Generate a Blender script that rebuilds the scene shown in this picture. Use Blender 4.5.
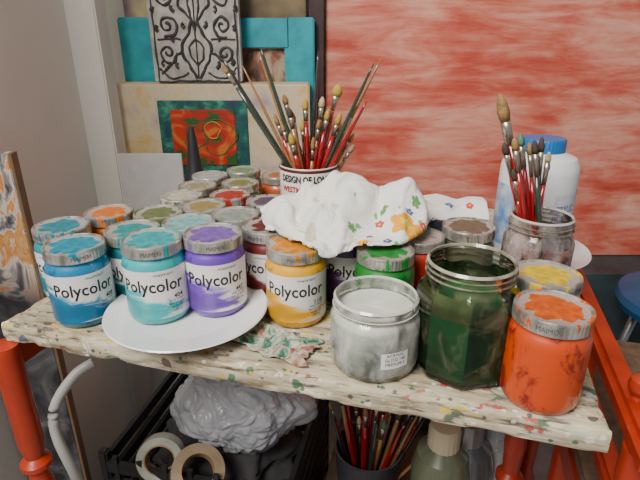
import bpy, bmesh, math, random
from mathutils import Vector, Matrix, noise
random.seed(7)
D=bpy.data; C=bpy.context; SC=C.scene
rad=math.radians
T=0.62   # table top height

# ---------------------------------------------------------------- materials
def newmat(name):
    m=D.materials.new(name); m.use_nodes=True
    nt=m.node_tree; b=nt.nodes['Principled BSDF']
    return m,nt,b
def N(nt,t,**k):
    n=nt.nodes.new(t)
    for a,v in k.items(): setattr(n,a,v)
    return n
def coord(nt,scale=(1,1,1),loc=(0,0,0)):
    tc=N(nt,'ShaderNodeTexCoord'); mp=N(nt,'ShaderNodeMapping')
    mp.inputs['Scale'].default_value=scale; mp.inputs['Location'].default_value=loc
    nt.links.new(tc.outputs['Object'],mp.inputs['Vector']); return mp.outputs['Vector']
def noisen(nt,vec,scale,detail=4,rough=.6,dist=0):
    n=N(nt,'ShaderNodeTexNoise'); n.inputs['Scale'].default_value=scale
    n.inputs['Detail'].default_value=detail; n.inputs['Roughness'].default_value=rough
    n.inputs['Distortion'].default_value=dist
    nt.links.new(vec,n.inputs['Vector']); return n.outputs['Fac']
def ramp(nt,fac,stops,interp='LINEAR'):
    r=N(nt,'ShaderNodeValToRGB'); r.color_ramp.interpolation=interp
    e=r.color_ramp.elements
    while len(e)<len(stops): e.new(.5)
    for i,(p,c) in enumerate(stops):
        e[i].position=p; e[i].color=(*c,1) if len(c)==3 else c
    nt.links.new(fac,r.inputs['Fac']); return r.outputs['Color']
def mixc(nt,fac,a,b,bt='MIX'):
    m=N(nt,'ShaderNodeMix',data_type='RGBA',blend_type=bt)
    def put(idx,v):
        s=m.inputs[idx]
        if isinstance(v,bpy.types.NodeSocket): nt.links.new(v,s)
        elif isinstance(v,(int,float)): s.default_value=v
        else: s.default_value=(*v,1)
    put(0,fac); put(6,a); put(7,b)
    return m.outputs[2]
def mathn(nt,op,a,b=0.0):
    m=N(nt,'ShaderNodeMath',operation=op)
    for i,v in enumerate((a,b)):
        if isinstance(v,bpy.types.NodeSocket): nt.links.new(v,m.inputs[i])
        else: m.inputs[i].default_value=v
    return m.outputs[0]
def bump(nt,b,h,strength=.3,dist=.002):
    n=N(nt,'ShaderNodeBump'); n.inputs['Strength'].default_value=strength; n.inputs['Distance'].default_value=dist
    nt.links.new(h,n.inputs['Height']); nt.links.new(n.outputs['Normal'],b.inputs['Normal'])
def simple(name,col,rough=.5,metal=0,coat=0,var=.25,scale=40,bmp=0,dark=None):
    m,nt,b=newmat(name)
    v=coord(nt); f=noisen(nt,v,scale)
    d=dark if dark else tuple(c*(1-var) for c in col)
    nt.links.new(ramp(nt,f,[(.3,d),(.65,col)]),b.inputs['Base Color'])
    b.inputs['Roughness'].default_value=rough; b.inputs['Metallic'].default_value=metal
    b.inputs['Coat Weight'].default_value=coat; b.inputs['Coat Roughness'].default_value=.06
    if bmp: bump(nt,b,f,bmp)
    return m
def glass(name,tint=(.93,.96,.94),dirt=None,amt=0.0,sc=55):
    m=D.materials.new(name); m.use_nodes=True; nt=m.node_tree; nt.nodes.clear()
    out=N(nt,'ShaderNodeOutputMaterial'); tr=N(nt,'ShaderNodeBsdfTransparent'); tr.inputs[0].default_value=(*tint,1)
    gl=N(nt,'ShaderNodeBsdfGlossy'); gl.inputs['Roughness'].default_value=.04; gl.inputs[0].default_value=(1,1,1,1)
    fr=N(nt,'ShaderNodeFresnel'); fr.inputs[0].default_value=1.42
    mx=N(nt,'ShaderNodeMixShader'); nt.links.new(fr.outputs[0],mx.inputs[0]); nt.links.new(tr.outputs[0],mx.inputs[1]); nt.links.new(gl.outputs[0],mx.inputs[2])
    last=mx.outputs[0]
    if dirt:
        df=N(nt,'ShaderNodeBsdfDiffuse'); df.inputs[0].default_value=(*dirt,1)
        v=coord(nt,(1,1,.6)); f=noisen(nt,v,sc,5,.65,.5)
        r=ramp(nt,f,[(max(0,.62-amt),(0,0,0)),(.95-amt*.5,(1,1,1))])
        m2=N(nt,'ShaderNodeMixShader'); nt.links.new(r,m2.inputs[0]); nt.links.new(last,m2.inputs[1]); nt.links.new(df.outputs[0],m2.inputs[2]); last=m2.outputs[0]
    nt.links.new(last,out.inputs[0]); return m

BLACK=simple('ink_black',(.015,.014,.016),.6)
GREYTX=simple('emboss_grey',(.10,.10,.10),.5)
WHITEP=simple('white_ceramic',(.78,.77,.76),.18,coat=.4,var=.05)
FERR=simple('ferrule_metal',(.6,.56,.48),.3,metal=.9)

# ---------------------------------------------------------------- mesh helpers
def obj(name,me,mats=(),parent=None,loc=(0,0,0),rot=(0,0,0),smooth=True):
    o=D.objects.new(name,me); SC.collection.objects.link(o)
    for m in mats: me.materials.append(m)
    o.location=loc; o.rotation_euler=rot
    if parent: o.parent=parent
    if smooth:
        for p in me.polygons: p.use_smooth=True
    return o
def empty(name,loc=(0,0,0),rz=0):
    o=D.objects.new(name,None); o.empty_display_size=.02; SC.collection.objects.link(o)
    o.location=loc; o.rotation_euler=(0,0,rz); return o
def lathe_data(prof,seg=48,rf=None,mi=None,V=None,F=None,MI=None):
    V=[] if V is None else V; F=[] if F is None else F; MI=[] if MI is None else MI
    rings=[]
    for i,(r,z) in enumerate(prof):
        if r<1e-6:
            rings.append([len(V)]); V.append(Vector((0,0,z)))
        else:
            ring=[]
            for k in range(seg):
                a=2*math.pi*k/seg; q=r*(rf(a,i) if rf else 1)
                ring.append(len(V)); V.append(Vector((q*math.cos(a),q*math.sin(a),z)))
            rings.append(ring)
    for i in range(len(rings)-1):
        A,B=rings[i],rings[i+1]; m=mi[i] if mi else 0
        for k in range(seg):
            k2=(k+1)%seg
            if len(A)==1 and len(B)==1: continue
            if len(A)==1: F.append((A[0],B[k2],B[k])) 
            elif len(B)==1: F.append((A[k],A[k2],B[0]))
            else: F.append((A[k],A[k2],B[k2],B[k]))
            MI.append(m)
    return V,F,MI
def tomesh(name,V,F,MI=None):
    me=D.meshes.new(name); me.from_pydata([tuple(v) for v in V],[],F)
    if MI: me.polygons.foreach_set('material_index',MI)
    me.update(); return me
def fixn(me):
    bm=bmesh.new(); bm.from_mesh(me); bmesh.ops.recalc_face_normals(bm,faces=bm.faces); bm.to_mesh(me); bm.free()
def sharp(o,ang=35):
    me=o.data
    bm=bmesh.new(); bm.from_mesh(me)
    for e in bm.edges:
        if len(e.link_faces)==2 and e.calc_face_angle(0)>rad(ang): e.smooth=False
    bm.to_mesh(me); bm.free()
def lathe(name,prof,mats,seg=48,rf=None,mi=None,**k):
    V,F,MI=lathe_data(prof,seg,rf,mi); me=tomesh(name,V,F,MI); fixn(me)
    o=obj(name,me,mats,**k)
    sharp(o); return o
def box(name,lo,hi,mat,bev=0,**k):
    bm=bmesh.new(); bmesh.ops.create_cube(bm,size=1)
    for v in bm.verts:
        v.co=Vector([lo[i]+(v.co[i]+.5)*(hi[i]-lo[i]) for i in range(3)])
    if bev: bmesh.ops.bevel(bm,geom=bm.edges[:],offset=bev,segments=2,affect='EDGES')
    me=D.meshes.new(name); bm.to_mesh(me); bm.free()
    return obj(name,me,[mat],smooth=False,**k)
def tube_data(pts,rads,seg,V,F,MI,m=0):
    pts=[Vector(p) for p in pts]; n=len(pts); rings=[]
    up=Vector((.13,.21,.97))
    for i,p in enumerate(pts):
        d=(pts[min(i+1,n-1)]-pts[max(i-1,0)]).normalized()
        a=d.cross(up)
        if a.length<.1: a=d.cross(Vector((1,0,0)))
        a.normalize(); b=d.cross(a)
        ring=[]
        for k in range(seg):
            t=2*math.pi*k/seg; ring.append(len(V)); V.append(p+(a*math.cos(t)+b*math.sin(t))*rads[i])
        rings.append(ring)
    for i in range(n-1):
        for k in range(seg):
            k2=(k+1)%seg; F.append((rings[i][k],rings[i][k2],rings[i+1][k2],rings[i+1][k])); MI.append(m)
    F.append(tuple(rings[0])); MI.append(m)
    F.append(tuple(rings[-1])); MI.append(m)
def tube(name,pts,r,mat,seg=12,**k):
    V,F,MI=[],[],[]
    rr=r if isinstance(r,(list,tuple)) else [r]*len(pts)
    tube_data(pts,rr,seg,V,F,MI); me=tomesh(name,V,F,MI); fixn(me)
    return obj(name,me,[mat],**k)
def catmull(pts,n=8):
    P=[Vector(p) for p in pts]; out=[]
    for i in range(len(P)-1):
        p0=P[max(i-1,0)];p1=P[i];p2=P[i+1];p3=P[min(i+2,len(P)-1)]
        for k in range(n):
            t=k/n
            out.append(.5*((2*p1)+(p2-p0)*t+(2*p0-5*p1+4*p2-p3)*t*t+(3*p1-p0-3*p2+p3)*t**3))
    out.append(P[-1]); return out
_txt={}
def bent_text(s,width,size,R,zc,a0,bold=0.0):
    key=(s,width,size,R,zc,a0)
    if key in _txt: return _txt[key]
    cu=D.curves.new('txt','FONT'); cu.body=s; cu.size=size; cu.align_x='CENTER'; cu.align_y='CENTER'
    cu.resolution_u=2; cu.offset=bold
    o=D.objects.new('txt',cu); SC.collection.objects.link(o)
    C.view_layer.update()
    me=D.meshes.new_from_object(o.evaluated_get(C.evaluated_depsgraph_get()))
    D.objects.remove(o)
    xs=[v.co.x for v in me.vertices]; w=max(xs)-min(xs); k=(width/w) if width else 1
    for v in me.vertices:
        a=a0+v.co.x*k/R
        v.co=Vector((R*math.cos(a),R*math.sin(a),zc+v.co.y))
    me.update(); _txt[key]=me; return me

# ---------------------------------------------------------------- towel (settled with a short cloth solve before anything else exists)
net=[
 [(-.056,.480,.704),(-.060,.490,.713),(-.062,.505,.719),(-.060,.528,.718),(-.056,.550,.704)],
 [(-.038,.462,.705),(-.039,.468,.722),(-.036,.492,.737),(-.034,.518,.728),(-.032,.552,.710)],
 [(-.020,.448,.705),(-.021,.454,.721),(-.018,.478,.723),(-.012,.522,.742),(-.010,.556,.716)],
 [(-.004,.428,.696),(-.004,.432,.712),(.000,.468,.732),(.004,.512,.735),(.008,.556,.722)],
 [(.014,.430,.698),(.013,.438,.714),(.012,.470,.720),(.018,.520,.755),(.022,.556,.728)],
 [(.036,.428,.704),(.034,.436,.718),(.034,.466,.731),(.042,.516,.750),(.046,.556,.722)],
 [(.060,.434,.706),(.060,.444,.716),(.060,.474,.717),(.066,.515,.728),(.068,.552,.716)],
 [(.082,.442,.706),(.082,.450,.720),(.082,.478,.734),(.084,.512,.750),(.086,.548,.728)],
 [(.102,.466,.706),(.106,.472,.716),(.107,.490,.730),(.102,.514,.742),(.098,.552,.716)],
 [(.114,.506,.706),(.119,.520,.711),(.122,.544,.713),(.124,.562,.712),(.126,.590,.706)],
 [(.160,.542,.706),(.164,.550,.711),(.168,.560,.712),(.170,.580,.710),(.172,.605,.702)],
 [(.196,.540,.700),(.198,.548,.704),(.198,.560,.706),(.198,.580,.702),(.198,.602,.690)]]
cols=[catmull(c,14) for c in net]
rows=len(cols[0]); grid=[]
for j in range(rows):
    grid.append(catmull([c[j] for c in cols],10))
nj,ni=len(grid),len(grid[0]); V=[];F=[]
PAL={'o':((.80,.36,.02),(.78,.62,.05)),'r':((.60,.05,.05),(.85,.5,.08)),'b':((.05,.08,.30),(.6,.4,.1)),'g':((.12,.28,.08),(.1,.25,.1))}
flow=[(.084,.462,.0155,'o'),(.060,.470,.0060,'r'),(.098,.492,.005,'g'),(.064,.441,.0045,'b'),(.030,.455,.005,'g'),(.040,.438,.0055,'o'),(.150,.556,.005,'b'),(.176,.560,.005,'r'),(.066,.484,.0045,'g'),(.102,.468,.0045,'r'),(.048,.450,.0035,'b'),(.090,.482,.0045,'b')]
def ridge(p): return 1-abs(noise.noise(p))*2.4
for j in range(nj):
    for i in range(ni):
        p=Vector(grid[j][i]); t=j/(nj-1)
        al=p.x*.55+p.y*.84; pe=-p.x*.84+p.y*.55
        q=Vector((al*7,pe*36+noise.noise(Vector((p.x*18,p.y*18,2)))*.8,2))
        n=.0100*(ridge(q)-.5)+.0012*noise.noise(Vector((al*24,pe*70,7)))
        amp=.3 if p.x>.125 else 1
        p.z+=.004+max(-.002,n*amp); p.y+=noise.noise(Vector((p.x*40,t*1.5,9)))*.006*amp; p.x+=noise.noise(Vector((p.x*20,p.y*30,4)))*.003
        V.append(p)
for j in range(nj-1):
    for i in range(ni-1):
        a=j*ni+i; F.append((a,a+1,a+ni+1,a+ni))
orig=[v.copy() for v in V]
me=tomesh('towel_rest',V,F)
TOWPTS=None
try:
    co=D.objects.new('cloth_tmp',me); SC.collection.objects.link(co)
    def collider(kind,loc,r,h=0):
        bm=bmesh.new()
        if kind=='c':
            bmesh.ops.create_cone(bm,cap_ends=True,segments=24,radius1=r,radius2=r,depth=h)
        else: bmesh.ops.create_icosphere(bm,subdivisions=3,radius=r)
        m_=D.meshes.new('c'); bm.to_mesh(m_); bm.free()
        o=D.objects.new('col',m_); o.location=loc; SC.collection.objects.link(o)
        o.modifiers.new('col','COLLISION'); o.collision.thickness_outer=.0015
    for x,y in [(-.055,.502),(-.024,.450),(.030,.494),(.063,.441),(.104,.487),(.160,.505),(.060,.580),(.128,.575),(-.02,.56)]:
        collider('c',(x,y,.66),.0295,.0806)
    for x,y,z,r in [(.020,.520,.720,.024),(.085,.512,.718,.022),(-.034,.502,.706,.022),(.040,.516,.718,.022),(.19,.575,.66,.042),(.003,.475,.700,.024),(.06,.515,.700,.02)]:
        collider('s',(x,y,z),r)
    cm=co.modifiers.new('cloth','CLOTH'); s_=cm.settings
    s_.quality=8; s_.mass=.02; s_.tension_stiffness=12; s_.compression_stiffness=8; s_.shear_stiffness=5; s_.bending_stiffness=.25; s_.air_damping=3
    cm.collision_settings.distance_min=.0015; cm.collision_settings.collision_quality=3
    cm.point_cache.frame_start=1; cm.point_cache.frame_end=12
    for f_ in range(1,9):
        SC.frame_set(f_)
    ev=co.evaluated_get(C.evaluated_depsgraph_get())
    TOWPTS=[v.co.copy() for v in ev.data.vertices]
    dmax=max((a-b).length for a,b in zip(TOWPTS,orig)); print('CLOTH moved',dmax)
    if dmax>.15 or len(TOWPTS)!=len(orig): TOWPTS=None
except Exception as ex:
    print('cloth failed',ex); TOWPTS=None
for o in list(D.objects): D.objects.remove(o)
SC.frame_set(1)
if TOWPTS is None: TOWPTS=orig
# light smoothing of the settled cloth
for it in range(2):
    new=[p.copy() for p in TOWPTS]
    for j in range(1,nj-1):
        for i in range(1,ni-1):
            a=j*ni+i; av=(TOWPTS[a-1]+TOWPTS[a+1]+TOWPTS[a-ni]+TOWPTS[a+ni])/4
            new[a]=TOWPTS[a].lerp(av,.45)
    TOWPTS=new
me=tomesh('towel',TOWPTS,F)
bm=bmesh.new(); bm.from_mesh(me); bmesh.ops.subdivide_edges(bm,edges=bm.edges[:],cuts=2,use_grid_fill=True,smooth=.6); bm.to_mesh(me); bm.free()
at=me.color_attributes.new('print','FLOAT_COLOR','POINT')
for i,v_ in enumerate(me.vertices):
    p=v_.co; c=(.80,.78,.745)
    for fx,fy,R0,k in flow:
        dx=p.x-fx; dy=p.y-fy; r=math.hypot(dx,dy); a=math.atan2(dy,dx)
        R=R0*(.60+.40*abs(math.cos(2.5*a)))
        if r<R: c=PAL[k][1] if r<R*.33 else PAL[k][0]
    if noise.noise(Vector((p.x*130,p.y*90,4)))>.5 and p.x>.02 and p.y<.49: c=(.20,.36,.14)
    if p.x<.03 and noise.noise(Vector((p.x*60,p.y*60,8)))>.40: c=(.60,.53,.42)
    at.data[i].color=(*c,1)
m,nt,b=newmat('terry_cloth'); an=N(nt,'ShaderNodeAttribute'); an.attribute_name='print'
v=coord(nt); f=noisen(nt,v,500,3); nt.links.new(an.outputs['Color'],b.inputs['Base Color']); b.inputs['Roughness'].default_value=.95; bump(nt,b,f,.6,.0015)
tw=obj('floral_towel',me,[m]); md=tw.modifiers.new('s','SOLIDIFY'); md.thickness=.002; md.offset=1

# ---------------------------------------------------------------- camera, world, light
cam=D.objects.new('camera',D.cameras.new('camera')); SC.collection.objects.link(cam)
cam.location=(0,0,.885); cam.rotation_euler=(rad(68),0,0); cam.data.lens=28.125; cam.data.sensor_width=36; cam.data.clip_start=.01
SC.camera=cam
w=D.worlds.new('world'); SC.world=w; w.use_nodes=True
w.node_tree.nodes['Background'].inputs[0].default_value=(.97,.97,1,1); w.node_tree.nodes['Background'].inputs[1].default_value=.30
def area(name,loc,target,size,power,col=(1,1,1),sy=None):
    l=D.lights.new(name,'AREA'); l.energy=power; l.size=size; l.color=col
    if sy: l.shape='RECTANGLE'; l.size_y=sy
    o=D.objects.new(name,l); SC.collection.objects.link(o); o.location=loc
    o.rotation_euler=(Vector(target)-Vector(loc)).to_track_quat('-Z','Y').to_euler(); return o
area('window_daylight',(-.65,-.5,1.95),(.1,.8,.7),.7,56,(1,.965,.90),.9)

# ---------------------------------------------------------------- room
def wallmat(name,c1,c2,sc=3):
    m,nt,b=newmat(name); v=coord(nt); f=noisen(nt,v,sc,6); g=noisen(nt,v,90,3)
    nt.links.new(ramp(nt,f,[(.3,c2),(.7,c1)]),b.inputs['Base Color']); b.inputs['Roughness'].default_value=.85; bump(nt,b,g,.15,.002); return m
WALL=wallmat('white_plaster',(.84,.81,.74),(.75,.72,.65))
FLOOR=wallmat('dusty_floor',(.42,.39,.35),(.16,.15,.14),9)
box('floor',(-1.6,-1.2,-.03),(1.6,1.25,0),FLOOR)
box('wall_back',(-1.6,1.22,0),(1.6,1.28,2.4),WALL)
box('wall_left',(-.54,.30,0),(-.465,1.0,2.4),WALL)
box('wall_pillar',(-.54,1.0005,0),(-.41,1.055,2.4),WALL,bev=.003)

# red canvas
m,nt,b=newmat('red_brushed_paint')
v=coord(nt,(1.6,1,6.5)); f1=noisen(nt,v,2.8,7,.64,.6)
v2=coord(nt,(3.2,1,30),(3,0,1)); f2=noisen(nt,v2,2.4,5,.6,.6)
v3=coord(nt,(1.2,1,1.8)); f3=noisen(nt,v3,3.4,5,.55,.5)
f=mathn(nt,'ADD',mathn(nt,'MULTIPLY',f1,.50),mathn(nt,'MULTIPLY',f2,.18)); f=mathn(nt,'ADD',f,mathn(nt,'MULTIPLY',f3,.36))
col=ramp(nt,f,[(.40,(.44,.045,.025)),(.465,(.54,.085,.052)),(.52,(.62,.165,.110)),(.58,(.70,.28,.20)),(.68,(.78,.45,.35))])
nt.links.new(col,b.inputs['Base Color']); b.inputs['Roughness'].default_value=.6; bump(nt,b,f2,.25,.002)
box('painted_canvas',(.012,1.19,.361),(1.25,1.2195,1.75),m,bev=.002)
box('storage_chest',(.02,1.075,0),(1.25,1.2195,.36),simple('dark_teal_chest',(.05,.08,.09),.5,var=.5,scale=12),bev=.004)

# stack of frames on the left
TURQ=simple('turquoise_paint',(.015,.38,.46),.5,var=.35,scale=25)
fr=empty('turquoise_frame',(0,1.14,0))
box('stile_left',(-.425,0,0),(-.355,.025,.925),TURQ,.003,parent=fr); box('stile_right',(-.068,0,0),(-.012,.025,.925),TURQ,.003,parent=fr)
box('rail_top',(-.356,.001,.865),(-.067,.024,.924),TURQ,.002,parent=fr); box('rail_bottom',(-.356,.001,.1),(-.067,.024,.16),TURQ,.002,parent=fr)
box('bead_left',(-.356,.004,.16),(-.348,.012,.866),TURQ,parent=fr); box('bead_right',(-.076,.004,.16),(-.068,.012,.866),TURQ,parent=fr)
m,nt,b=newmat('old_panel'); v=coord(nt); f=noisen(nt,v,16,6,.6,1.2)
nt.links.new(ramp(nt,f,[(.35,(.05,.03,.03)),(.5,(.28,.12,.07)),(.58,(.45,.36,.24)),(.68,(.20,.22,.25))]),b.inputs['Base Color']); b.inputs['Roughness'].default_value=.7
box('panel_back',(-.35,.016,.15),(-.07,.022,.87),m,parent=fr)
m2=simple('yellow_purple_canvas',(.62,.52,.22),.7,var=.5,scale=9,dark=(.18,.10,.20))
box('leaning_canvas',(-.42,1.175,0),(-.24,1.19,1.25),m2,.002)
box('brown_board',(-.235,1.175,0),(-.03,1.19,1.25),simple('brown_board',(.24,.17,.09),.7,var=.6,scale=14),.002)
box('wooden_batten',(-.024,1.168,0),(.009,1.188,1.3),simple('dark_wood',(.06,.03,.025),.6,var=.5,scale=30),.002)

# beige painting
pt=empty('framed_painting',(0,1.07,0))
m,nt,b=newmat('beige_painting'); v=coord(nt); f=noisen(nt,v,9,7,.65,.6)
nt.links.new(ramp(nt,f,[(.32,(.36,.25,.32)),(.44,(.58,.48,.35)),(.54,(.66,.56,.38)),(.66,(.68,.42,.12))]),b.inputs['Base Color']); b.inputs['Roughness'].default_value=.7; bump(nt,b,f,.3)
box('canvas_panel',(-.436,0,0),(-.022,.068,.797),m,.003,parent=pt)
m,nt,b=newmat('teal_border'); v=coord(nt); f=noisen(nt,v,35,5,.7,.5)
nt.links.new(ramp(nt,f,[(.35,(.01,.04,.10)),(.5,(.01,.11,.08)),(.65,(.06,.30,.22))]),b.inputs['Base Color']); b.inputs['Roughness'].default_value=.5
box('picture_border',(-.338,-.004,.60),(-.152,.001,.765),m,.001,parent=pt)
m,nt,b=newmat('red_picture'); v=coord(nt,(1,1,1),(.3,0,.1)); f=noisen(nt,v,16,3,.5,1.2)
nt.links.new(ramp(nt,f,[(.40,(.03,.10,.02)),(.46,(.40,.02,.01)),(.56,(.52,.035,.01)),(.66,(.6,.16,.02))],'EASE'),b.inputs['Base Color']); b.inputs['Roughness'].default_value=.5
box('picture_centre',(-.312,-.007,.63),(-.178,-.003,.747),m,.001,parent=pt)
YEL=simple('yellow_line',(.75,.35,.05),.5); GRL=simple('green_line',(.04,.16,.05),.5)
for k,(cx,cz,rr) in enumerate([(-.225,.705,.016),(-.215,.69,.034),(-.265,.69,.022)]):
    pts=[(cx+rr*math.cos(a)*(1+.25*math.sin(3*a+k)),-.0075,cz+rr*math.sin(a)*1.1) for a in [i*2*math.pi/24 for i in range(25)]]
    tube('figure_line_%d'%k,pts,.0012,YEL if k==0 else GRL,6,parent=pt)

# carved block standing on top of the painting
cb=empty('carved_relief_block',(-.25,1.085,.798))
STONE=simple('chalky_block',(.60,.57,.50),.8,var=.6,scale=26,bmp=.4)
box('slab',(-.092,0,0),(.088,.03,.25),STONE,.004,parent=cb)
V,F,MI=[],[],[]
def rel(pts,r=.0026):
    for sgn in (-1,1):
        P=catmull([(sgn*x,-.0005,z) for x,z in pts],5)
        P=[p+Vector((noise.noise(p*60)*.0035,0,noise.noise(p*60+Vector((5,5,5)))*.0035)) for p in P]
        tube_data(P,[r*(1+.5*noise.noise(p*90)) for p in P],6,V,F,MI)
def spiral(cx,cz,r0,turns,ph,dirn=1):
    return [(cx+r0*(1-i/26)*math.cos(ph+dirn*turns*2*math.pi*i/24),cz+r0*(1-i/26)*math.sin(ph+dirn*turns*2*math.pi*i/24)) for i in range(0,25,2)]
rel([(.004,.01),(.014,.03),(.026,.05),(.028,.075),(.014,.095),(.006,.12)],.003)
rel([(.0,.035),(.012,.05),(.014,.07),(0,.085)],.0022)
rel([(.028,.06),(.045,.05),(.06,.03),(.075,.018)])
rel(spiral(.058,.058,.020,1.6,math.pi,1)); rel(spiral(.055,.110,.022,1.7,-1.2,-1)); rel(spiral(.058,.162,.020,1.6,1.5,1))
rel([(.02,.02),(.035,.012),(.06,.012),(.08,.03)],.0022)
rel([(.006,.12),(.018,.135),(.03,.15),(.024,.17),(.008,.185)])
rel([(0,.10),(.008,.13),(.012,.155),(0,.175)],.0022); rel([(.03,.085),(.042,.085),(.078,.085)],.002)
rel([(.008,.19),(.02,.2),(.045,.195),(.075,.2)]); rel(spiral(.045,.222,.016,1.3,0,1)); rel([(.082,.004),(.082,.1),(.082,.246)],.0018)
rel([(.0,.01),(.0,.06),(0,.12),(0,.24)],.0014); rel([(.0,.005),(.04,.004),(.082,.004)],.002)
for x,z in [(.04,.03),(.074,.1),(.04,.135),(.078,.135),(.036,.18),(.015,.215),(.02,.105),(.045,.08),(.07,.035)]:
    rel([(x,z),(x+.005,z+.005),(x+.002,z+.011)],.0035)
me=tomesh('relief',V,F); obj('relief_lines',me,[simple('dark_relief',(.05,.048,.05),.6,var=.5)],parent=cb)

box('white_board',(-.062,-.004,0),(.066,.004,.67),simple('white_card',(.64,.63,.60),.7,var=.1),.001,loc=(-.344,.995,0))
# abstract painting standing at far left
m,nt,b=newmat('abstract_paint'); v=coord(nt,(1,1,.8)); f=noisen(nt,v,16,5,.6,1.6)
up=ramp(nt,f,[(.36,(.06,.06,.08)),(.43,(.30,.26,.26)),(.48,(.72,.66,.56)),(.53,(.70,.24,.03)),(.60,(.66,.42,.18)),(.68,(.55,.10,.02))])
lo=ramp(nt,f,[(.40,(.03,.03,.035)),(.55,(.10,.10,.11)),(.70,(.25,.24,.23))])
tc=N(nt,'ShaderNodeTexCoord'); sx=N(nt,'ShaderNodeSeparateXYZ'); nt.links.new(tc.outputs['Object'],sx.inputs[0])
k=mathn(nt,'ADD',sx.outputs['Z'],mathn(nt,'MULTIPLY',f,.12)); nt.links.new(mixc(nt,ramp(nt,k,[(.61,(0,0,0)),(.66,(1,1,1))]),lo,up),b.inputs['Base Color']); b.inputs['Roughness'].default_value=.5
lp=empty('abstract_painting',(-.374,.60,0),rad(8))
box('canvas',(-.084,0,0),(-.004,.016,.755),m,.001,parent=lp); box('edge_strip',(-.0035,-.0005,0),(0,.0165,.755),simple('frame_brown',(.22,.13,.07),.5),parent=lp)

# ---------------------------------------------------------------- table
tb=empty('worn_painting_table',(-.322,.4356,0),rad(-15.84))
L_,DP,TH=.5556,.52,.023
def wood():
    m,nt,b=newmat('worn_cream_wood')
    v=coord(nt,(3,22,22)); g=noisen(nt,v,3.2,8,.66,.6)
    v2=coord(nt,(8,60,60),(1,2,0)); g2=noisen(nt,v2,3,4,.6,.3)
    v3=coord(nt); blot=noisen(nt,v3,11,6,.65)
    c1=ramp(nt,g,[(.30,(.12,.09,.06)),(.40,(.33,.27,.19)),(.50,(.55,.48,.35)),(.70,(.70,.64,.50))])
    c2=ramp(nt,g2,[(.35,(.14,.11,.08)),(.43,(1,1,1))])
    c=mixc(nt,.75,c1,c2,'MULTIPLY')
    c3=ramp(nt,blot,[(.33,(.38,.34,.28)),(.46,(.78,.75,.67)),(.62,(1,1,1))]); c=mixc(nt,.95,c,c3,'MULTIPLY')
    sm=noisen(nt,coord(nt,(1,2.2,1),(4,1,0)),19,5,.65,1.5); smc=noisen(nt,coord(nt,(1,1,1),(9,2,0)),11,2)
    sc_=ramp(nt,smc,[(0,(.03,.12,.06)),(.40,(.40,.05,.04)),(.46,(.74,.70,.62)),(.52,(.55,.38,.04)),(.57,(.03,.08,.05)),(.63,(.33,.35,.36))],'CONSTANT')
    c=mixc(nt,ramp(nt,sm,[(.58,(0,0,0)),(.62,(.8,.8,.8))]),c,sc_)
    for k,(sc,thr,seed) in enumerate([(60,.24,0),(130,.30,3),(26,.14,7)]):
        vo=N(nt,'ShaderNodeTexVoronoi'); vo.inputs['Scale'].default_value=sc
        dv=coord(nt,(1,1.25,1),(seed,seed*.3,0))
        nt.links.new(dv,vo.inputs['Vector'])
        wob=noisen(nt,dv,sc*3,2)
        dd=mathn(nt,'ADD',vo.outputs['Distance'],mathn(nt,'MULTIPLY',mathn(nt,'SUBTRACT',wob,.5),.4))
        mask=mathn(nt,'LESS_THAN',dd,thr)
        sep=N(nt,'ShaderNodeSeparateColor'); nt.links.new(vo.outputs['Color'],sep.inputs[0])
        pick=mathn(nt,'GREATER_THAN',sep.outputs[1],.5)
        cc=ramp(nt,sep.outputs[0],[(0,(.38,.05,.03)),(.16,(.02,.12,.06)),(.30,(.60,.40,.04)),(.42,(.72,.7,.62)),(.60,(.06,.08,.14)),(.70,(.07,.055,.045))],'CONSTANT')
        c=mixc(nt,mathn(nt,'MULTIPLY',mathn(nt,'MULTIPLY',mask,pick),.85),c,cc)
    nt.links.new(c,b.inputs['Base Color']); b.inputs['Roughness'].default_value=.75
    bump(nt,b,mathn(nt,'ADD',g,g2),.8,.002); return m
WOOD=wood()
bm=bmesh.new(); nx,ny,nz=200,100,7
bmesh.ops.create_grid(bm,x_segments=nx,y_segments=ny,size=.5)
for v in bm.verts: v.co=Vector(((v.co.x+.5)*L_,(v.co.y+.5)*DP,0))
bnd=[e for e in bm.edges if e.is_boundary]
for s in range(nz):
    r=bmesh.ops.extrude_edge_only(bm,edges=bnd); nv=[g for g in r['geom'] if isinstance(g,bmesh.types.BMVert)]
    for v in nv: v.co.z-=TH/nz
    bnd=[g for g in r['geom'] if isinstance(g,bmesh.types.BMEdge) and all(abs(q.co.z+TH*(s+1)/nz)<1e-5 for q in g.verts)]
bmesh.ops.contextual_create(bm,geom=bnd)
for v in bm.verts:
    x,y,z=v.co; ex=min(x,L_-x); ey=min(y,DP-y); e=min(ex,ey)
    if e<.004:
        k=noise.noise(Vector((x*18,y*18,z*20)))*.0018+max(0,noise.noise(Vector((x*50,y*50,z*190)))-.12)*.008
        cz=(z+TH/2); rnd=max(0,abs(cz)-TH*.3)*.45
        if ex<ey: v.co.x+=(k+rnd)*(1 if x<L_/2 else -1)
        else: v.co.y+=(k+rnd)*(1 if y<DP/2 else -1)
    if z>-1e-4:
        v.co.z+=noise.noise(Vector((x*7,y*40,3)))*.0006-.0006-(.0010*max(0,1-e/.006))-max(0,noise.noise(Vector((x*60,y*60,9)))-.28)*.006*(1 if e<.012 else .0)
me=D.meshes.new('top'); bm.to_mesh(me); bm.free()
obj('tabletop',me,[WOOD],parent=tb,loc=(0,0,T),smooth=True); sharp(D.objects['tabletop'],50)
RED=simple('red_lacquer',(.44,.032,.006),.35,coat=.25,var=.35,scale=20)
zt=T-TH-.001
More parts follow.
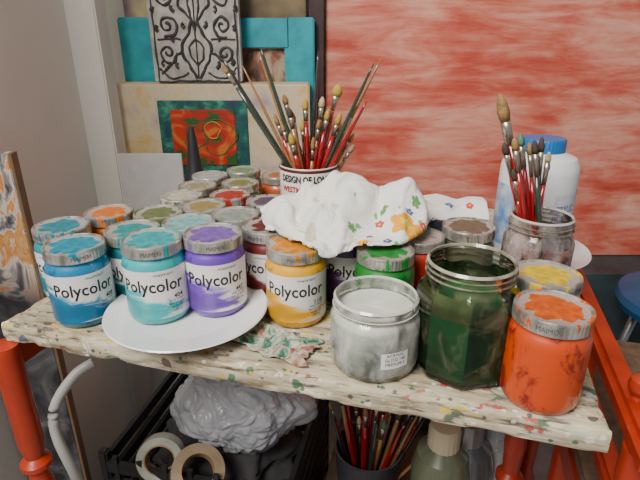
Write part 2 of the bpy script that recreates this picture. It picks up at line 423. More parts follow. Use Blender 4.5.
def turned(h):
    p=[(.0,0),(.011,0),(.012,.03)]
    base=[(.014,.06),(.010,.075),(.016,.10),(.016,.105),(.011,.115),(.013,.2),(.015,.27),(.011,.33),(.0175,.338),(.0175,.346),(.011,.354),(.012,.38),(.014,.40),(.010,.43),(.0165,.437),(.0165,.443),(.010,.450)]
    p+=base+[(.0135,.47),(.0135,h),(0,h)]; return p
for i,(x,y) in enumerate([(.002,-.004),(.535,.22),(.03,.49),(.53,.49)]):
    lathe('leg_%d'%(i+1),turned(zt),[RED],24,parent=tb,loc=(x,y,0))
box('apron_back',(.03,.485,zt-.06),(.53,.5,zt),RED,.002,parent=tb)
box('apron_left',(-.004,.0,zt-.03),(.010,.49,zt-.002),RED,.003,parent=tb)
box('apron_right',(.528,.22,zt-.05),(.542,.49,zt),RED,.002,parent=tb)

# red wooden chair on the right of the table
rc=empty('red_wooden_chair',(.272,.34,0),rad(-15.84))
ZR=.59
box('arm_rail',(-.012,-.06,ZR-.022),(.012,.36,ZR),RED,.006,parent=rc)
box('side_rail',(-.010,-.05,.49),(.010,.36,.51),RED,.004,parent=rc)
box('seat_rail_left',(-.012,-.05,.40),(.012,.36,.44),RED,.004,parent=rc)
box('seat_rail_right',(.36,-.05,.40),(.384,.36,.44),RED,.004,parent=rc)
box('arm_rail_right',(.358,-.06,ZR-.022),(.384,.36,ZR),RED,.006,parent=rc)
for k,(x,y,h) in enumerate([(0,-.02,ZR-.022),(0,.345,ZR-.022),(.37,-.02,ZR-.022),(.37,.345,ZR-.022),(0,.16,ZR-.022)]):
    p=[(0,0),(.012,0),(.014,.1),(.011,.14),(.017,.16),(.011,.18),(.014,.3),(.014,.44),(.010,.47),(.017,.49),(.010,.51),(.013,.54),(.013,h),(.0,h)]
    lathe('post_%d'%(k+1),p,[RED],24,parent=rc,loc=(x,y,0))
lathe('finial',[(0,0),(.006,0),(.005,.004),(.009,.008),(.0105,.014),(.009,.020),(.004,.024),(0,.025)],[RED],24,parent=rc,loc=(.004,.02,ZR-.001))
box('slat_seat',(-.01,-.05,.44),(.382,.36,.452),simple('woven_seat',(.16,.10,.06),.8,var=.5,scale=80),.003,parent=rc)
box('front_rail',(.0,-.03,.36),(.37,-.012,.40),RED,.003,parent=rc)
# blue stool
bs=empty('blue_stool',(.775,.91,0))
BLU=simple('blue_vinyl',(.02,.11,.26),.4,var=.4,scale=12)
lathe('seat',[(0,.35),(.12,.35),(.14,.355),(.145,.37),(.14,.385),(.12,.392),(0,.394)],[BLU],40,parent=bs)
GREYM=simple('grey_metal',(.35,.36,.38),.35,metal=.8)
for k in range(4):
    a=rad(45+90*k); tube('leg_%d'%(k+1),[(.09*math.cos(a),.09*math.sin(a),.35),(.14*math.cos(a),.14*math.sin(a),0)],.009,GREYM,parent=bs)

# ---------------------------------------------------------------- paint jars
def paintmat(name,col,blotch=None):
    m,nt,b=newmat(name); v=coord(nt,(1,1,.7)); f=noisen(nt,v,48,5,.65,.8)
    d=blotch if blotch else tuple(c*.6 for c in col)
    nt.links.new(ramp(nt,f,[(.38,d),(.47,col)]),b.inputs['Base Color']); b.inputs['Roughness'].default_value=.4
    b.inputs['Coat Weight'].default_value=.6; b.inputs['Coat Roughness'].default_value=.04; return m
def labelmat(name,col):
    m,nt,b=newmat(name); tc=N(nt,'ShaderNodeTexCoord'); sx=N(nt,'ShaderNodeSeparateXYZ'); nt.links.new(tc.outputs['Object'],sx.inputs[0])
    v=coord(nt,(.6,.6,2.0),(random.random(),0,0)); f=noisen(nt,v,42,5,.6,.7)
    z=sx.outputs['Z']
    low=mathn(nt,'MULTIPLY',mathn(nt,'SUBTRACT',.032,z),22)
    top=mathn(nt,'MULTIPLY',mathn(nt,'MAXIMUM',mathn(nt,'SUBTRACT',z,.052),0),60)
    side=mathn(nt,'MULTIPLY',sx.outputs['X'],-9)
    s=mathn(nt,'ADD',mathn(nt,'ADD',f,low),mathn(nt,'ADD',top,side))
    s2=mathn(nt,'SUBTRACT',s,mathn(nt,'MULTIPLY',mathn(nt,'MAXIMUM',mathn(nt,'SUBTRACT',.016,z),0),60))
    lt=tuple(min(1,c*.6+.32) for c in col)
    nt.links.new(ramp(nt,s2,[(.50,(.74,.72,.71)),(.56,lt),(.64,col),(.86,tuple(c*.7 for c in col))]),b.inputs['Base Color'])
    b.inputs['Roughness'].default_value=.35; b.inputs['Coat Weight'].default_value=.4; b.inputs['Coat Roughness'].default_value=.05; return m
def lidtop(name,col,amt=.5):
    m,nt,b=newmat(name); v=coord(nt)
    ln=N(nt,'ShaderNodeVectorMath',operation='LENGTH'); mp=coord(nt,(1,1,0)); nt.links.new(mp,ln.inputs[0])
    f=noisen(nt,v,60,4,.6,.5)
    k=mathn(nt,'ADD',mathn(nt,'MULTIPLY',ln.outputs['Value'],34),mathn(nt,'MULTIPLY',mathn(nt,'SUBTRACT',f,.5),.9))
    th=.38+amt*.36
    mask=ramp(nt,k,[(th,(1,1,1)),(th+.04,(0,0,0))])
    g=noisen(nt,v,130,3)
    c=ramp(nt,g,[(.35,tuple(x*.65 for x in col)),(.6,col)])
    nt.links.new(mixc(nt,mask,(.55,.53,.48),c),b.inputs['Base Color'])
    nt.links.new(mathn(nt,'MULTIPLY',mathn(nt,'SUBTRACT',1,mask),.6),b.inputs['Metallic'])
    b.inputs['Roughness'].default_value=.45; bump(nt,b,g,.15,.001); return m
def skirt(name,col):
    m,nt,b=newmat(name); v=coord(nt,(1,1,.5),(random.random(),0,0)); f=noisen(nt,v,50,4,.6,.8); g=noisen(nt,v,80,4)
    mask=ramp(nt,f,[(.54,(0,0,0)),(.57,(1,1,1))])
    c=ramp(nt,g,[(.3,(.24,.22,.19)),(.6,(.68,.66,.61))])
    nt.links.new(mixc(nt,mask,c,tuple(x*.9 for x in col)),b.inputs['Base Color'])
    nt.links.new(mathn(nt,'MULTIPLY',mathn(nt,'SUBTRACT',1,mask),.75),b.inputs['Metallic']); b.inputs['Roughness'].default_value=.32; return m
JARG=[(0,.001),(.024,0),(.0275,.0012),(.0295,.005),(.030,.010),(.030,.056),(.0295,.0605),(.0280,.0645),(.0262,.067),(.0258,.075)]
LIDP=[(.0262,.0692),(.0280,.0685),(.0286,.0690),(.0284,.0703),(.0284,.0768),(.0286,.0785),(.0280,.0798),(.0268,.080),(.0258,.0792),(.0250,.0786),(.015,.0788),(0,.0789)]
def ribs(a,i): return 1+(.009*math.cos(48*a) if i in (3,4) else 0)
V,F,MI=lathe_data(JARG,48); ME_BODY=tomesh('jar_body',V,F,MI); fixn(ME_BODY)
V,F,MI=lathe_data(LIDP,192,ribs,[0]*9+[1]*2); ME_LID=tomesh('jar_lid',V,F,MI); fixn(ME_LID)
def strip(name,R,z0,z1,a0,a1,n=36):
    V,F=[],[]
    for i in range(n+1):
        a=a0+(a1-a0)*i/n
        for z in (z0,z1): V.append(Vector((R*math.cos(a),R*math.sin(a),z)))
    for i in range(n): F.append((2*i,2*i+2,2*i+3,2*i+1))
    return tomesh(name,V,F)
LABEL=strip('label',.03025,.008,.0575,rad(-215),rad(35),44)
_m={}
def jar(x,y,col,lidcol=None,sc=1.0,label=True,z=T,turn=0,bodycol=None,amt=.5,name='paint_jar',blotch=None,num='404'):
    face=math.atan2(-y,-x)+math.pi/2   # local -Y is the label front
    e=empty(name,(x,y,z),face+turn); e.scale=(sc,)*3
    lidcol=lidcol or col; kb=('b',bodycol or col,blotch)
    if kb not in _m: _m[kb]=paintmat('paint_%d'%len(_m),bodycol or col,blotch)
    def link(nm,me,mats): return obj(nm,me.copy(),mats,parent=e)
    link('jar_glass_filled',ME_BODY,[_m[kb]])
    kl=('l',lidcol,amt)
    if kl not in _m: _m[kl]=lidtop('lidtop_%d'%len(_m),lidcol,amt)
    l=link('lid',ME_LID,[skirt('lid_skirt_%d'%len(_m),lidcol),_m[kl]]); sharp(l,40)
    link('lid_emboss',bent_text('MAIMERI',.018,.0058,.0288,.0735,-math.pi/2),[GREYTX])
    if label:
        kk=('lab',col)
        if kk not in _m: _m[kk]=labelmat('label_%d'%len(_m),col)
        link('label',LABEL,[_m[kk]])
        link('label_title',bent_text('Polycolor',.060,.0175,.0304,.0415,-math.pi/2-.08,bold=.00028),[BLACK])
        link('label_number',bent_text(num,.010,.0065,.0304,.0285,-math.pi/2+.72,bold=.0001),[BLACK])
        link('label_lines',bent_text('vinyl colour\nfine art paint\nvinilici fini\n140 ml',.018,.0036,.0304,.0195,-math.pi/2+.66),[BLACK])
        link('label_small',bent_text('maimeri',.018,.0042,.0304,.0535,-math.pi/2+.3),[BLACK])
    return e
PZ=T+.0095
TEAL=(.005,.22,.29); TURQC=(.02,.38,.40); PURP=(.13,.04,.38); BLUEC=(.003,.17,.34)
jar(-.105,.455,PURP,(.18,.09,.38),z=PZ,turn=rad(4),amt=.95,num='447')
jar(-.160,.441,TURQC,(.03,.32,.34),z=PZ,turn=rad(-6),amt=.95)
jar(-.240,.450,BLUEC,(.01,.23,.33),turn=rad(8),amt=.95,num='408')
jar(-.277,.502,TEAL,(.02,.20,.25),turn=rad(-60),amt=.8)
jar(-.197,.491,(.005,.13,.15),(.03,.24,.24),turn=rad(-15),amt=.7)
jar(-.143,.513,(.03,.28,.30),(.20,.42,.42),turn=rad(-60),amt=.95)
jar(-.247,.555,(.70,.17,.005),(.62,.15,.01),sc=.97,turn=rad(70),amt=.7)
jar(-.189,.552,(.16,.22,.10),(.13,.16,.06),sc=.97,turn=rad(90),amt=.8)
jar(-.142,.580,(.26,.14,.03),(.30,.22,.07),sc=.96,turn=rad(120),label=False,amt=.7)
jar(-.180,.624,(.28,.17,.04),(.50,.46,.34),sc=.95,turn=rad(100),label=False,amt=.7)
jar(-.098,.546,(.07,.08,.07),(.26,.30,.24),sc=.97,turn=rad(80),amt=.8)
jar(-.055,.502,(.16,.015,.015),(.14,.02,.02),turn=rad(-30),amt=.6)
jar(-.119,.635,(.38,.03,.015),(.38,.03,.015),sc=.93,turn=rad(60),amt=.85)
jar(-.114,.693,(.08,.13,.04),(.20,.20,.06),sc=.93,turn=rad(90),label=False,amt=.6)
jar(-.166,.735,(.20,.13,.08),(.42,.44,.38),sc=.93,turn=rad(90),amt=.5)
jar(-.172,.679,(.40,.34,.22),(.32,.26,.15),sc=.93,turn=rad(50),amt=.5)
jar(-.120,.768,(.08,.14,.06),(.18,.28,.12),sc=.93,turn=rad(30),label=False,amt=.6)
jar(-.062,.738,(.40,.07,.02),(.45,.14,.04),sc=.93,turn=rad(90),label=False,amt=.6)
jar(-.066,.602,(.07,.03,.09),(.10,.06,.10),sc=.95,turn=rad(90),amt=.6)
jar(-.024,.450,(.72,.36,.008),(.66,.24,.01),turn=rad(2),amt=.95,num='118')
jar(.030,.494,(.08,.03,.13),(.08,.04,.12),turn=rad(20))
jar(.063,.441,(.008,.18,.02),(.02,.24,.04),turn=rad(95),label=False,sc=.97,amt=.75)
jar(.104,.487,(.45,.025,.01),(.30,.30,.25),turn=rad(90),sc=.93,label=False,amt=.5)
jar(.160,.505,(.09,.09,.06),(.14,.11,.07),turn=rad(90),sc=.98,label=False,amt=.95)
jar(.193,.384,(.72,.38,.005),(.68,.47,.01),turn=rad(60),sc=1.0,label=False,amt=.72)
jar(.1745,.327,(.54,.052,.0),(.58,.095,.004),sc=1.0,label=False,amt=.80,blotch=(.20,.008,.004))
jar(.060,.580,(.3,.1,.1),(.3,.3,.3),label=False); jar(.128,.575,(.1,.2,.3),(.3,.3,.3),label=False,sc=.95)

lathe('dinner_plate',[(0,.003),(.040,.003),(.042,.0),(.046,.0),(.048,.004),(.060,.0075),(.078,.0135),(.0795,.0148),(.0785,.0160),(.060,.0105),(.050,.0085),(.045,.0070),(0,.0070)],[WHITEP],72,loc=(-.132,.438,T+.0015))
lathe('saucer_plate',[(0,.003),(.040,.003),(.042,.0),(.046,.0),(.060,.0075),(.076,.0145),(.0775,.0160),(.0765,.0170),(.060,.0105),(.045,.0070),(0,.0070)],[WHITEP],72,loc=(.262,.592,T+.0015))

# grey open jar
gj=empty('open_water_jar',(.0475,.374,T))
gm,nt,b=newmat('milky_glass'); v=coord(nt,(1,1,.4)); f=noisen(nt,v,26,5,.6,.5)
nt.links.new(ramp(nt,f,[(.3,(.48,.51,.43)),(.5,(.62,.63,.55)),(.7,(.70,.70,.62))]),b.inputs['Base Color']); b.inputs['Roughness'].default_value=.35; b.inputs['Coat Weight'].default_value=.5
lathe('milky_contents',[(0,.003),(.034,.003),(.0374,.006),(.0382,.010),(.0382,.045),(.0360,.0505),(.0338,.0525),(0,.0525)],[gm],48,parent=gj)
GL=glass('clear_glass',(.95,.97,.95),(.66,.67,.60),.24)
lathe('glass_wall',[(0,0),(.034,0),(.037,.003),(.0385,.009),(.0385,.046),(.0375,.050),(.0345,.0535),(.0345,.056),(.0362,.0575),(.0362,.061),(.0352,.064),(.0343,.065),(.0330,.064),(.0325,.0535)],[GL],56,parent=gj)
RIMG=simple('rim_white',(.64,.66,.58),.15,coat=1,var=.3)
lathe('thread_ring',[(.0345,.0555),(.0368,.0570),(.0345,.0585)],[RIMG],56,parent=gj)
lathe('rim_ring',[(.0330,.0630),(.0343,.0655),(.0360,.0638),(.0343,.0615),(.0330,.0630)],[RIMG],56,parent=gj)
me=strip('price_sticker',.0388,.016,.031,rad(-88),rad(-52),10); obj('price_sticker',me,[simple('sticker_paper',(.76,.76,.72),.6,var=.05)],parent=gj)
obj('sticker_text',bent_text('ACRYLIC\nGLOSS 140\nMEDIUM 2',.018,.0042,.0390,.0245,rad(-70)).copy(),[BLACK],parent=gj)

# green octagonal jar
hj=empty('green_glass_jar',(.122,.366,T),rad(10))
def octa(a,n=8):
    s=2*math.pi/n; q=((a+s/2)%s)-s/2
    return math.cos(s/2)/math.cos(q)*1.02
def octf(lst): return lambda a,i: octa(a) if i in lst else 1
gm,nt,b=newmat('green_paint_water'); v=coord(nt,(1,1,.5)); f=noisen(nt,v,28,5,.6,.8)
nt.links.new(ramp(nt,f,[(.32,(.002,.055,.012)),(.5,(.005,.115,.028)),(.7,(.016,.18,.045))]),b.inputs['Base Color']); b.inputs['Roughness'].default_value=.5
lathe('green_contents',[(0,.003),(.034,.003),(.0400,.008),(.04025,.062),(0,.062)],[gm],96,rf=octf((1,2,3)),parent=hj)
HG=glass('green_stained_glass',(.92,.93,.88),(.20,.18,.11),.10,40)
lathe('glass_wall',[(0,0),(.036,0),(.0395,.004),(.0405,.010),(.0405,.070),(.0395,.076),(.036,.082),(.0335,.085),(.0335,.0875),(.0350,.089),(.0350,.0945),(.0352,.099),(.0338,.1005),(.0322,.099),(.0318,.086),(.038,.072),(.0395,.064)],[HG],96,rf=octf((1,2,3,4,5,6,15,16)),parent=hj)
RG=simple('dirty_rim',(.40,.36,.27),.25,coat=1,var=.6,scale=60)
RG2=glass('dirty_thread',(.7,.7,.65),(.30,.28,.2),.35)
lathe('rim_ring',[(.0325,.0985),(.0338,.1010),(.0355,.0990),(.0338,.0975),(.0325,.0985)],[RG],56,parent=hj)
for z in (.0885,.0935): lathe('thread_ring_%d'%int(z*1e4),[(.0345,z),(.0362,z+.0012),(.0345,z+.0024)],[RG2],56,parent=hj)
lathe('dried_paint_band',[(.0401,.060),(.0396,.070),(.0380,.075),(.0345,.080)],[glass('paint_film',(.7,.74,.6),(.09,.11,.045),.42,50)],96,rf=lambda a,i:octa(a) if i<3 else 1,parent=hj)

# ---------------------------------------------------------------- brushes
HRED=simple('handle_red',(.34,.008,.010),.2,coat=1); HDK=simple('handle_dark_green',(.03,.05,.035),.25,coat=1); HBR=simple('handle_brown',(.34,.16,.06),.3,coat=1)
HBK=simple('handle_black',(.02,.018,.02),.25,coat=1); BTAN=simple('bristle_tan',(.36,.20,.07),.8,var=.5,scale=200); BDK=simple('bristle_dark',(.06,.04,.03),.8,scale=200)
BWH=simple('bristle_pale',(.56,.42,.24),.8,var=.5,scale=200); BGR=simple('bristle_stained',(.10,.20,.14),.8); BYE=simple('bristle_yellow',(.48,.30,.05),.8)
BM=[HRED,HDK,HBR,HBK,FERR,BTAN,BDK,BWH,BGR,BYE]
def brush(V,F,MI,a,b,h,br,s=1.0,bl=.016,fl=.020,fan=1.0):
    a=Vector(a);b=Vector(b);L=(b-a).length
    d=(b-a).normalized()
    st=[(0,.0012),(.12,.0022),(.45,.0030),(.8,.0040),(.97,.0028)]
    hl=L-bl-fl
    tube_data([a+d*hl*t for t,_ in st],[r*s for _,r in st],8,V,F,MI,h)
    tube_data([a+d*(hl-.004),a+d*(hl+fl*.6),a+d*(hl+fl)],[.0030*s,.0034*s,.0036*s*fan],8,V,F,MI,4)
    p=[a+d*(hl+fl+bl*t) for t in (0,.35,.7,1)]
    tube_data(p,[.0034*s*fan,.0044*s*fan,.0034*s*fan,.0012*s],8,V,F,MI,br)
def stick(V,F,MI,a,b,h,s=1.0):
    a=Vector(a);b=Vector(b); ts=[(0,.003),(.25,.0042),(.6,.0033),(.95,.0018),(1,.0008)]
    tube_data([a+(b-a)*t for t,_ in ts],[r*s for _,r in ts],8,V,F,MI,h)
mc=Vector((-.015,.660,T))
V,F,MI=[],[],[]
def frombase(tip): return (mc.x-.25*(tip[0]-mc.x),mc.y-.25*(tip[1]-mc.y),T+.012)
for tip in [(-.120,.655,.862),(-.074,.665,.875)]: stick(V,F,MI,frombase(tip),tip,1,.95)
brush(V,F,MI,frombase((-.118,.64,.855)),(-.118,.64,.855),1,5,.8,.012,.012)
stick(V,F,MI,frombase((-.078,.68,.868)),(-.078,.68,.868),2,.8); stick(V,F,MI,frombase((-.098,.67,.852)),(-.098,.67,.852),2,.7)
stick(V,F,MI,frombase((.076,.665,.860)),(.076,.665,.860),2,.9); stick(V,F,MI,frombase((.066,.650,.856)),(.066,.650,.856),1,.9)
stick(V,F,MI,frombase((.058,.640,.812)),(.058,.640,.812),0,.9); stick(V,F,MI,frombase((-.002,.69,.87)),(-.002,.69,.87),3,1.0)
random.seed(5)
for k in range(26):
    ang=random.uniform(0,6.28); r=random.uniform(.006,.050); hz=random.uniform(.750,.818)
    tip=(mc.x+.008+r*math.cos(ang)*1.15,mc.y+r*math.sin(ang)*.75,hz)
    brush(V,F,MI,frombase(tip),tip,random.choice([0,0,2,3,0,2]),random.choice([5,9,7,5,5,6]),random.uniform(.65,1.0),random.uniform(.012,.018),.010)
brush(V,F,MI,frombase((.024,.655,.832)),(.024,.655,.832),0,9,1.0,.016,.014,1.7)
brush(V,F,MI,frombase((.045,.66,.805)),(.045,.66,.805),2,9,1.1,.016); brush(V,F,MI,frombase((-.038,.65,.80)),(-.038,.65,.80),0,5,1.3)
mug=empty('brush_mug',mc)
MUGM=simple('mug_ceramic',(.74,.70,.63),.25,coat=.6,var=.08)
lathe('mug_body',[(0,0),(.034,0),(.037,.003),(.039,.05),(.0395,.108),(.0385,.110),(.037,.108),(.036,.05),(.034,.006),(0,.006)],[MUGM],56,parent=mug)
lathe('rim_band',[(.0396,.1045),(.0400,.1055),(.0400,.1075),(.0396,.1085)],[simple('band_dark',(.10,.02,.02),.4)],56,parent=mug)
obj('mug_text',bent_text('DESIGN OF LONDON',.085,.0125,.0402,.096,rad(-86),bold=.0004).copy(),[BLACK],parent=mug)
obj('mug_text_2',bent_text('WESTMINSTER ABBEY',.085,.010,.0398,.082,rad(-86),bold=.0004).copy(),[simple('text_red',(.5,.03,.03))],parent=mug)
tube('mug_handle',catmull([(.037,0,.09),(.058,0,.088),(.066,0,.06),(.056,0,.03),(.036,0,.025)],6),.005,MUGM,parent=mug)
me=tomesh('brushes',V,F,MI); fixn(me); obj('paintbrushes',me,BM,parent=mug).matrix_parent_inverse=Matrix.Translation(-mc)

# right glass jar with brushes
bc=Vector((.222,.472,T)); bj=empty('brush_glass_jar',bc)
lathe('glass_wall',[(0,0),(.030,0),(.033,.004),(.034,.010),(.034,.075),(.032,.082),(.029,.086),(.029,.089),(.0305,.090),(.0305,.094),(.0300,.1),(.0288,.1015),(.0275,.1),(.0270,.087),(.032,.074)],[glass('jar_glass',(.88,.86,.85),(.50,.42,.38),.22)],56,parent=bj)
lathe('rinse_water',[(0,.004),(.030,.004),(.0325,.009),(.0325,.052),(0,.052)],[simple('murky_water',(.34,.13,.11),.1,coat=1,var=.5)],40,parent=bj)
RJ=simple('rim_grey',(.50,.47,.43),.2,coat=1)
lathe('rim_ring',[(.0275,.1),(.0288,.102),(.0304,.1003),(.0290,.0983),(.0275,.1)],[RJ],40,parent=bj)
for z in (.088,.093): lathe('thread_ring_%d'%int(z*1e4),[(.0300,z),(.0315,z+.0012),(.0300,z+.0024)],[RG2],56,parent=bj)
V,F,MI=[],[],[]; random.seed(9)
for tip,h,br,s,bl in [((.163,.47,.838),0,5,1.3,.026),((.172,.475,.815),0,7,.9,.018),((.187,.47,.802),0,8,.7,.012),((.199,.465,.797),1,6,.75,.013),((.210,.475,.798),3,6,.8,.014),((.217,.47,.785),0,7,.7,.010),((.193,.485,.80),0,8,.8,.012),((.205,.49,.79),0,5,.75,.012),((.180,.49,.79),0,7,.7,.012),((.222,.48,.775),0,6,.7,.012),((.170,.462,.795),0,6,.75,.012),((.182,.462,.77),0,6,.7,.012),((.178,.46,.80),0,5,.8,.012)]:
    base=(bc.x-.22*(tip[0]-bc.x)+random.uniform(-.008,.008),bc.y+random.uniform(-.015,.015),T+.01)
    brush(V,F,MI,base,tip,h,br,s,bl,.018)
me=tomesh('brushes',V,F,MI); fixn(me); obj('paintbrushes',me,BM,parent=bj).matrix_parent_inverse=Matrix.Translation(-bc)

# white plastic bottle
bt=empty('white_plastic_bottle',(.264,.590,T+.0085))
PLW=simple('white_plastic',(.74,.75,.76),.35,var=.05)
lathe('bottle_body',[(0,0),(.040,0),(.043,.003),(.0445,.008),(.0445,.110),(.0435,.118),(.039,.126),(.028,.131),(.024,.133),(.024,.140),(0,.140)],[PLW],48,parent=bt)
CAPB=simple('blue_cap',(.015,.14,.40),.35,var=.1)
lathe('cap',[(.0235,.133),(.0245,.133),(.0245,.146),(.023,.148),(0,.148)],[CAPB],144,rf=lambda a,i:1+(.012*math.cos(36*a) if i in(1,2) else 0),parent=bt)
me=strip('blue_label',.0450,.02,.095,rad(-190),rad(-130),24); obj('blue_label',me,[simple('label_blue',(.10,.25,.52),.4,var=.2,scale=50,dark=(.62,.66,.72))],parent=bt)
me=strip('label_right',.0450,.03,.09,rad(-85),rad(0),24); obj('label_right',me,[simple('label_pale',(.70,.72,.76),.4,scale=70,dark=(.45,.5,.62))],parent=bt)
obj('bottle_text',bent_text('ACRYLIC\nPRIMER',.035,.012,.0452,.066,rad(-68),bold=.0002).copy(),[simple('text_blue',(.08,.15,.4))],parent=bt)

lathe('dark_squeeze_bottle',[(0,0),(.018,0),(.019,.003),(.019,.04),(.017,.055),(.012,.07),(.010,.09),(.0075,.115),(.004,.135),(0,.137)],[simple('dark_plastic',(.02,.02,.025),.5)],24,loc=(-.203,.795,T))

# paint rag
V,F=[],[]
n=30
for j in range(n+1):
    for i in range(n+1):
        x=(i/n-.5)*.085; y=(j/n-.5)*.04; e=1+.25*noise.noise(Vector((i*.2,j*.2,0)))
        z=.002+.007*abs(noise.noise(Vector((x*55,y*80,2))))+.003*noise.noise(Vector((x*120,y*120,4)))
        V.append(Vector((x*e,y*e,max(.0008,z))))
for j in range(n):
    for i in range(n): a=j*(n+1)+i; F.append((a,a+1,a+n+2,a+n+1))
me=tomesh('rag',V,F)
m,nt,b=newmat('rag_paint'); v=coord(nt); f=noisen(nt,v,60,4,.6,1.2)
nt.links.new(ramp(nt,f,[(.38,(.02,.09,.06)),(.46,(.12,.24,.16)),(.52,(.45,.45,.36)),(.60,(.36,.18,.13)),(.66,(.25,.05,.04))]),b.inputs['Base Color']); b.inputs['Roughness'].default_value=.8
rg=obj('paint_rag',me,[m],loc=(-.045,.398,T),rot=(0,0,rad(-28))); rg.modifiers.new('s','SOLIDIFY').thickness=.001

# ---------------------------------------------------------------- below the table
BLK=simple('black_plastic',(.02,.02,.022),.4)
cr=empty('black_crate',(-.165,.72,0),rad(-12))
box('base',(-.15,-.15,0),(.15,.15,.01),BLK,.002,parent=cr)
for k in range(7):
    z=.03+k*.036
    for nm,lo,hi in [('f',(-.152,-.155,z),(.152,-.147,z+.02)),('b',(-.152,.147,z),(.152,.155,z+.02)),('l',(-.155,-.152,z),(-.147,.152,z+.02)),('r',(.147,-.152,z),(.155,.152,z+.02))]:
        box('slat_%s_%d'%(nm,k),lo,hi,BLK,parent=cr)
for sx in (-1,1):
    for sy in (-1,1): box('corner_%d_%d'%(sx,sy),(sx*.148-.008,sy*.148-.008,0),(sx*.148+.008,sy*.148+.008,.285),BLK,.003,parent=cr)
for k in range(-3,4): box('rib_%d'%k,(k*.042-.004,-.156,0),(k*.042+.004,-.15,.28),BLK,parent=cr)
bm=bmesh.new(); bmesh.ops.create_icosphere(bm,subdivisions=5,radius=1)
for v in bm.verts:
    p=v.co.copy(); q=1+.2*noise.noise(p*2.2)+.12*noise.noise(p*6); v.co=Vector((p.x*.125*q,p.y*.12*q,p.z*.065*q))
me=D.meshes.new('rags'); bm.to_mesh(me); bm.free()
obj('dark_cloth_pile',me,[simple('dark_cloth',(.06,.055,.06),.9,var=.6,scale=20,bmp=.5)],parent=cr,loc=(0,0,.19))
# crumpled plastic bag: faceted creases via cellular distance
bm=bmesh.new(); bmesh.ops.create_icosphere(bm,subdivisions=7,radius=1)
def cell(p): 
    d,_=noise.voronoi(p); return d[1]-d[0]
for v in bm.verts:
    p=v.co.copy(); w_=p+Vector((noise.noise(p*1.4),noise.noise(p*1.4+Vector((9,0,0))),noise.noise(p*1.4+Vector((0,9,0)))))*.6
    q=.93+.32*noise.noise(p*1.3+Vector((2,0,0)))+.20*min(.8,cell(w_*1.7))+.09*min(.8,cell(w_*4.2))+.015*noise.noise(p*14)
    v.co=Vector((p.x*.104*q,p.y*.082*q,p.z*.086*q))
me=D.meshes.new('bag'); bm.to_mesh(me); bm.free()
m,nt,b=newmat('bag_plastic'); v=coord(nt); f=noisen(nt,v,14,5)
nt.links.new(ramp(nt,f,[(.35,(.42,.43,.47)),(.65,(.66,.67,.71))]),b.inputs['Base Color']); b.inputs['Roughness'].default_value=.22; b.inputs['Alpha'].default_value=.78
obj('plastic_bag',me,[m],loc=(-.132,.69,.318))
CORE=simple('card_core',(.35,.22,.12),.8)
def tape(x,y,z,rx,ry,c,r=.04):
    e=empty('tape_roll',(x,y,z)); e.rotation_euler=(rx,ry,.3)
    lathe('tape',[(r*.68,0),(r,0),(r,.022),(r*.68,.022),(r*.68,0)],[c],48,parent=e)
    lathe('core',[(r*.62,-.0005),(r*.68,-.0005),(r*.68,.0225),(r*.62,.0225),(r*.62,-.0005)],[CORE],48,parent=e)
tape(-.190,.580,.262,rad(35),rad(10),simple('tape_tan',(.30,.22,.14),.4)); tape(-.250,.61,.270,rad(65),rad(-30),simple('tape_grey',(.42,.42,.36),.4),.036)
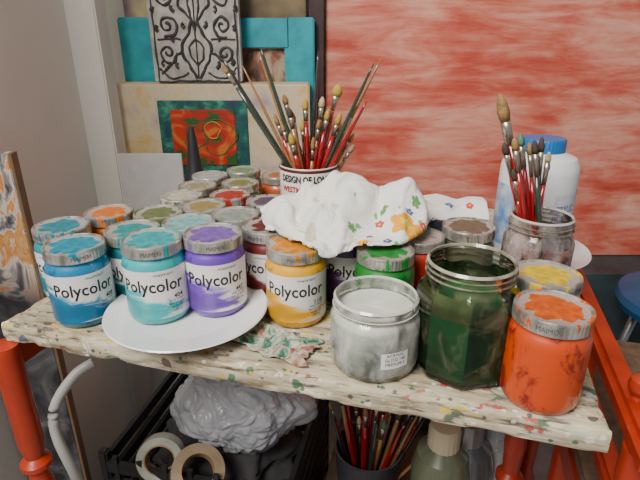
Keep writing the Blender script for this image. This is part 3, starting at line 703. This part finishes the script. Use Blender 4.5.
# wooden box with brushes & bottles
wb=empty('wooden_box',(.165,.66,0),rad(-12)); WB=simple('raw_wood',(.10,.07,.045),.7,var=.5,scale=18)
box('base',(-.15,-.14,0),(.15,.14,.012),WB,parent=wb)
for nm,lo,hi in [('front',(-.152,-.144,0),(.152,-.134,.15)),('back',(-.152,.134,0),(.152,.144,.2)),('left',(-.152,-.134,0),(-.142,.134,.15)),('right',(.142,-.134,0),(.152,.134,.15)),('inner_shelf',(-.152,-.144,.1505),(.152,.134,.16))]:
    box(nm,lo,hi,WB,.001,parent=wb)
pc=Vector((.080,.635,.161)); pp=empty('brush_pot',pc)
lathe('pot',[(0,0),(.048,0),(.055,.1),(.057,.105),(.053,.105),(.046,.005),(0,.005)],[simple('pot_dark',(.05,.05,.06),.4)],40,parent=pp)
V,F,MI=[],[],[]; random.seed(11)
for k in range(44):
    a=random.uniform(0,6.28); r=random.uniform(.01,.11); tip=(pc.x+r*math.cos(a)+.012,pc.y-.01+r*math.sin(a)*.5,random.uniform(.33,.41)-.25*r)
    base=(pc.x+.25*(r*math.cos(a)),pc.y+.2*r*math.sin(a),pc.z+.008)
    if k%2: stick(V,F,MI,base,tip,random.choice([0,0,3,2,1,0]),1.2)
    else: brush(V,F,MI,base,tip,random.choice([0,0,3,2,1,0]),random.choice([5,6,7,8]),random.uniform(.8,1.2),.016)
me=tomesh('brushes',V,F,MI); fixn(me); obj('paintbrushes',me,BM,parent=pp).matrix_parent_inverse=Matrix.Translation(-pc)
def bottle(x,y,z,bc_,cc,s=1,name='small_paint_bottle'):
    e=empty(name,(x,y,z)); e.scale=(s,)*3
    lathe('body',[(0,0),(.018,0),(.020,.003),(.020,.07),(.017,.082),(.010,.088),(.010,.092),(0,.092)],[bc_],32,parent=e)
    lathe('cap',[(.0095,.088),(.0105,.088),(.0105,.102),(.0095,.105),(0,.105)],[cc],60,rf=lambda a,i:1+(.02*math.cos(20*a) if i in(1,2) else 0),parent=e)
CR=simple('cream_cap',(.58,.50,.34),.4,var=.1)
for x,y,zt2,s,bcol,cc in [(.176,.552,.384,1.15,(.14,.16,.10),CR),(.216,.570,.376,1.1,(.10,.11,.12),simple('grey_cap',(.35,.36,.36),.3,metal=.6)),(.268,.60,.36,1.4,(.45,.45,.47),simple('white_cap',(.5,.52,.56),.4))]:
    bottle(x,y,.161,simple('bottle_%d'%int(x*1000),bcol,.3,coat=1),cc,(zt2-.161)/.105)
tube('white_hose',catmull([(-.290,.535,.50),(-.310,.52,.49),(-.330,.50,.46),(-.334,.495,.42),(-.322,.49,.37),(-.31,.49,.31),(-.30,.50,.24),(-.33,.53,.12),(-.37,.56,.02),(-.42,.57,.008)],8),.0065,simple('hose_white',(.45,.45,.42),.4,var=.15))
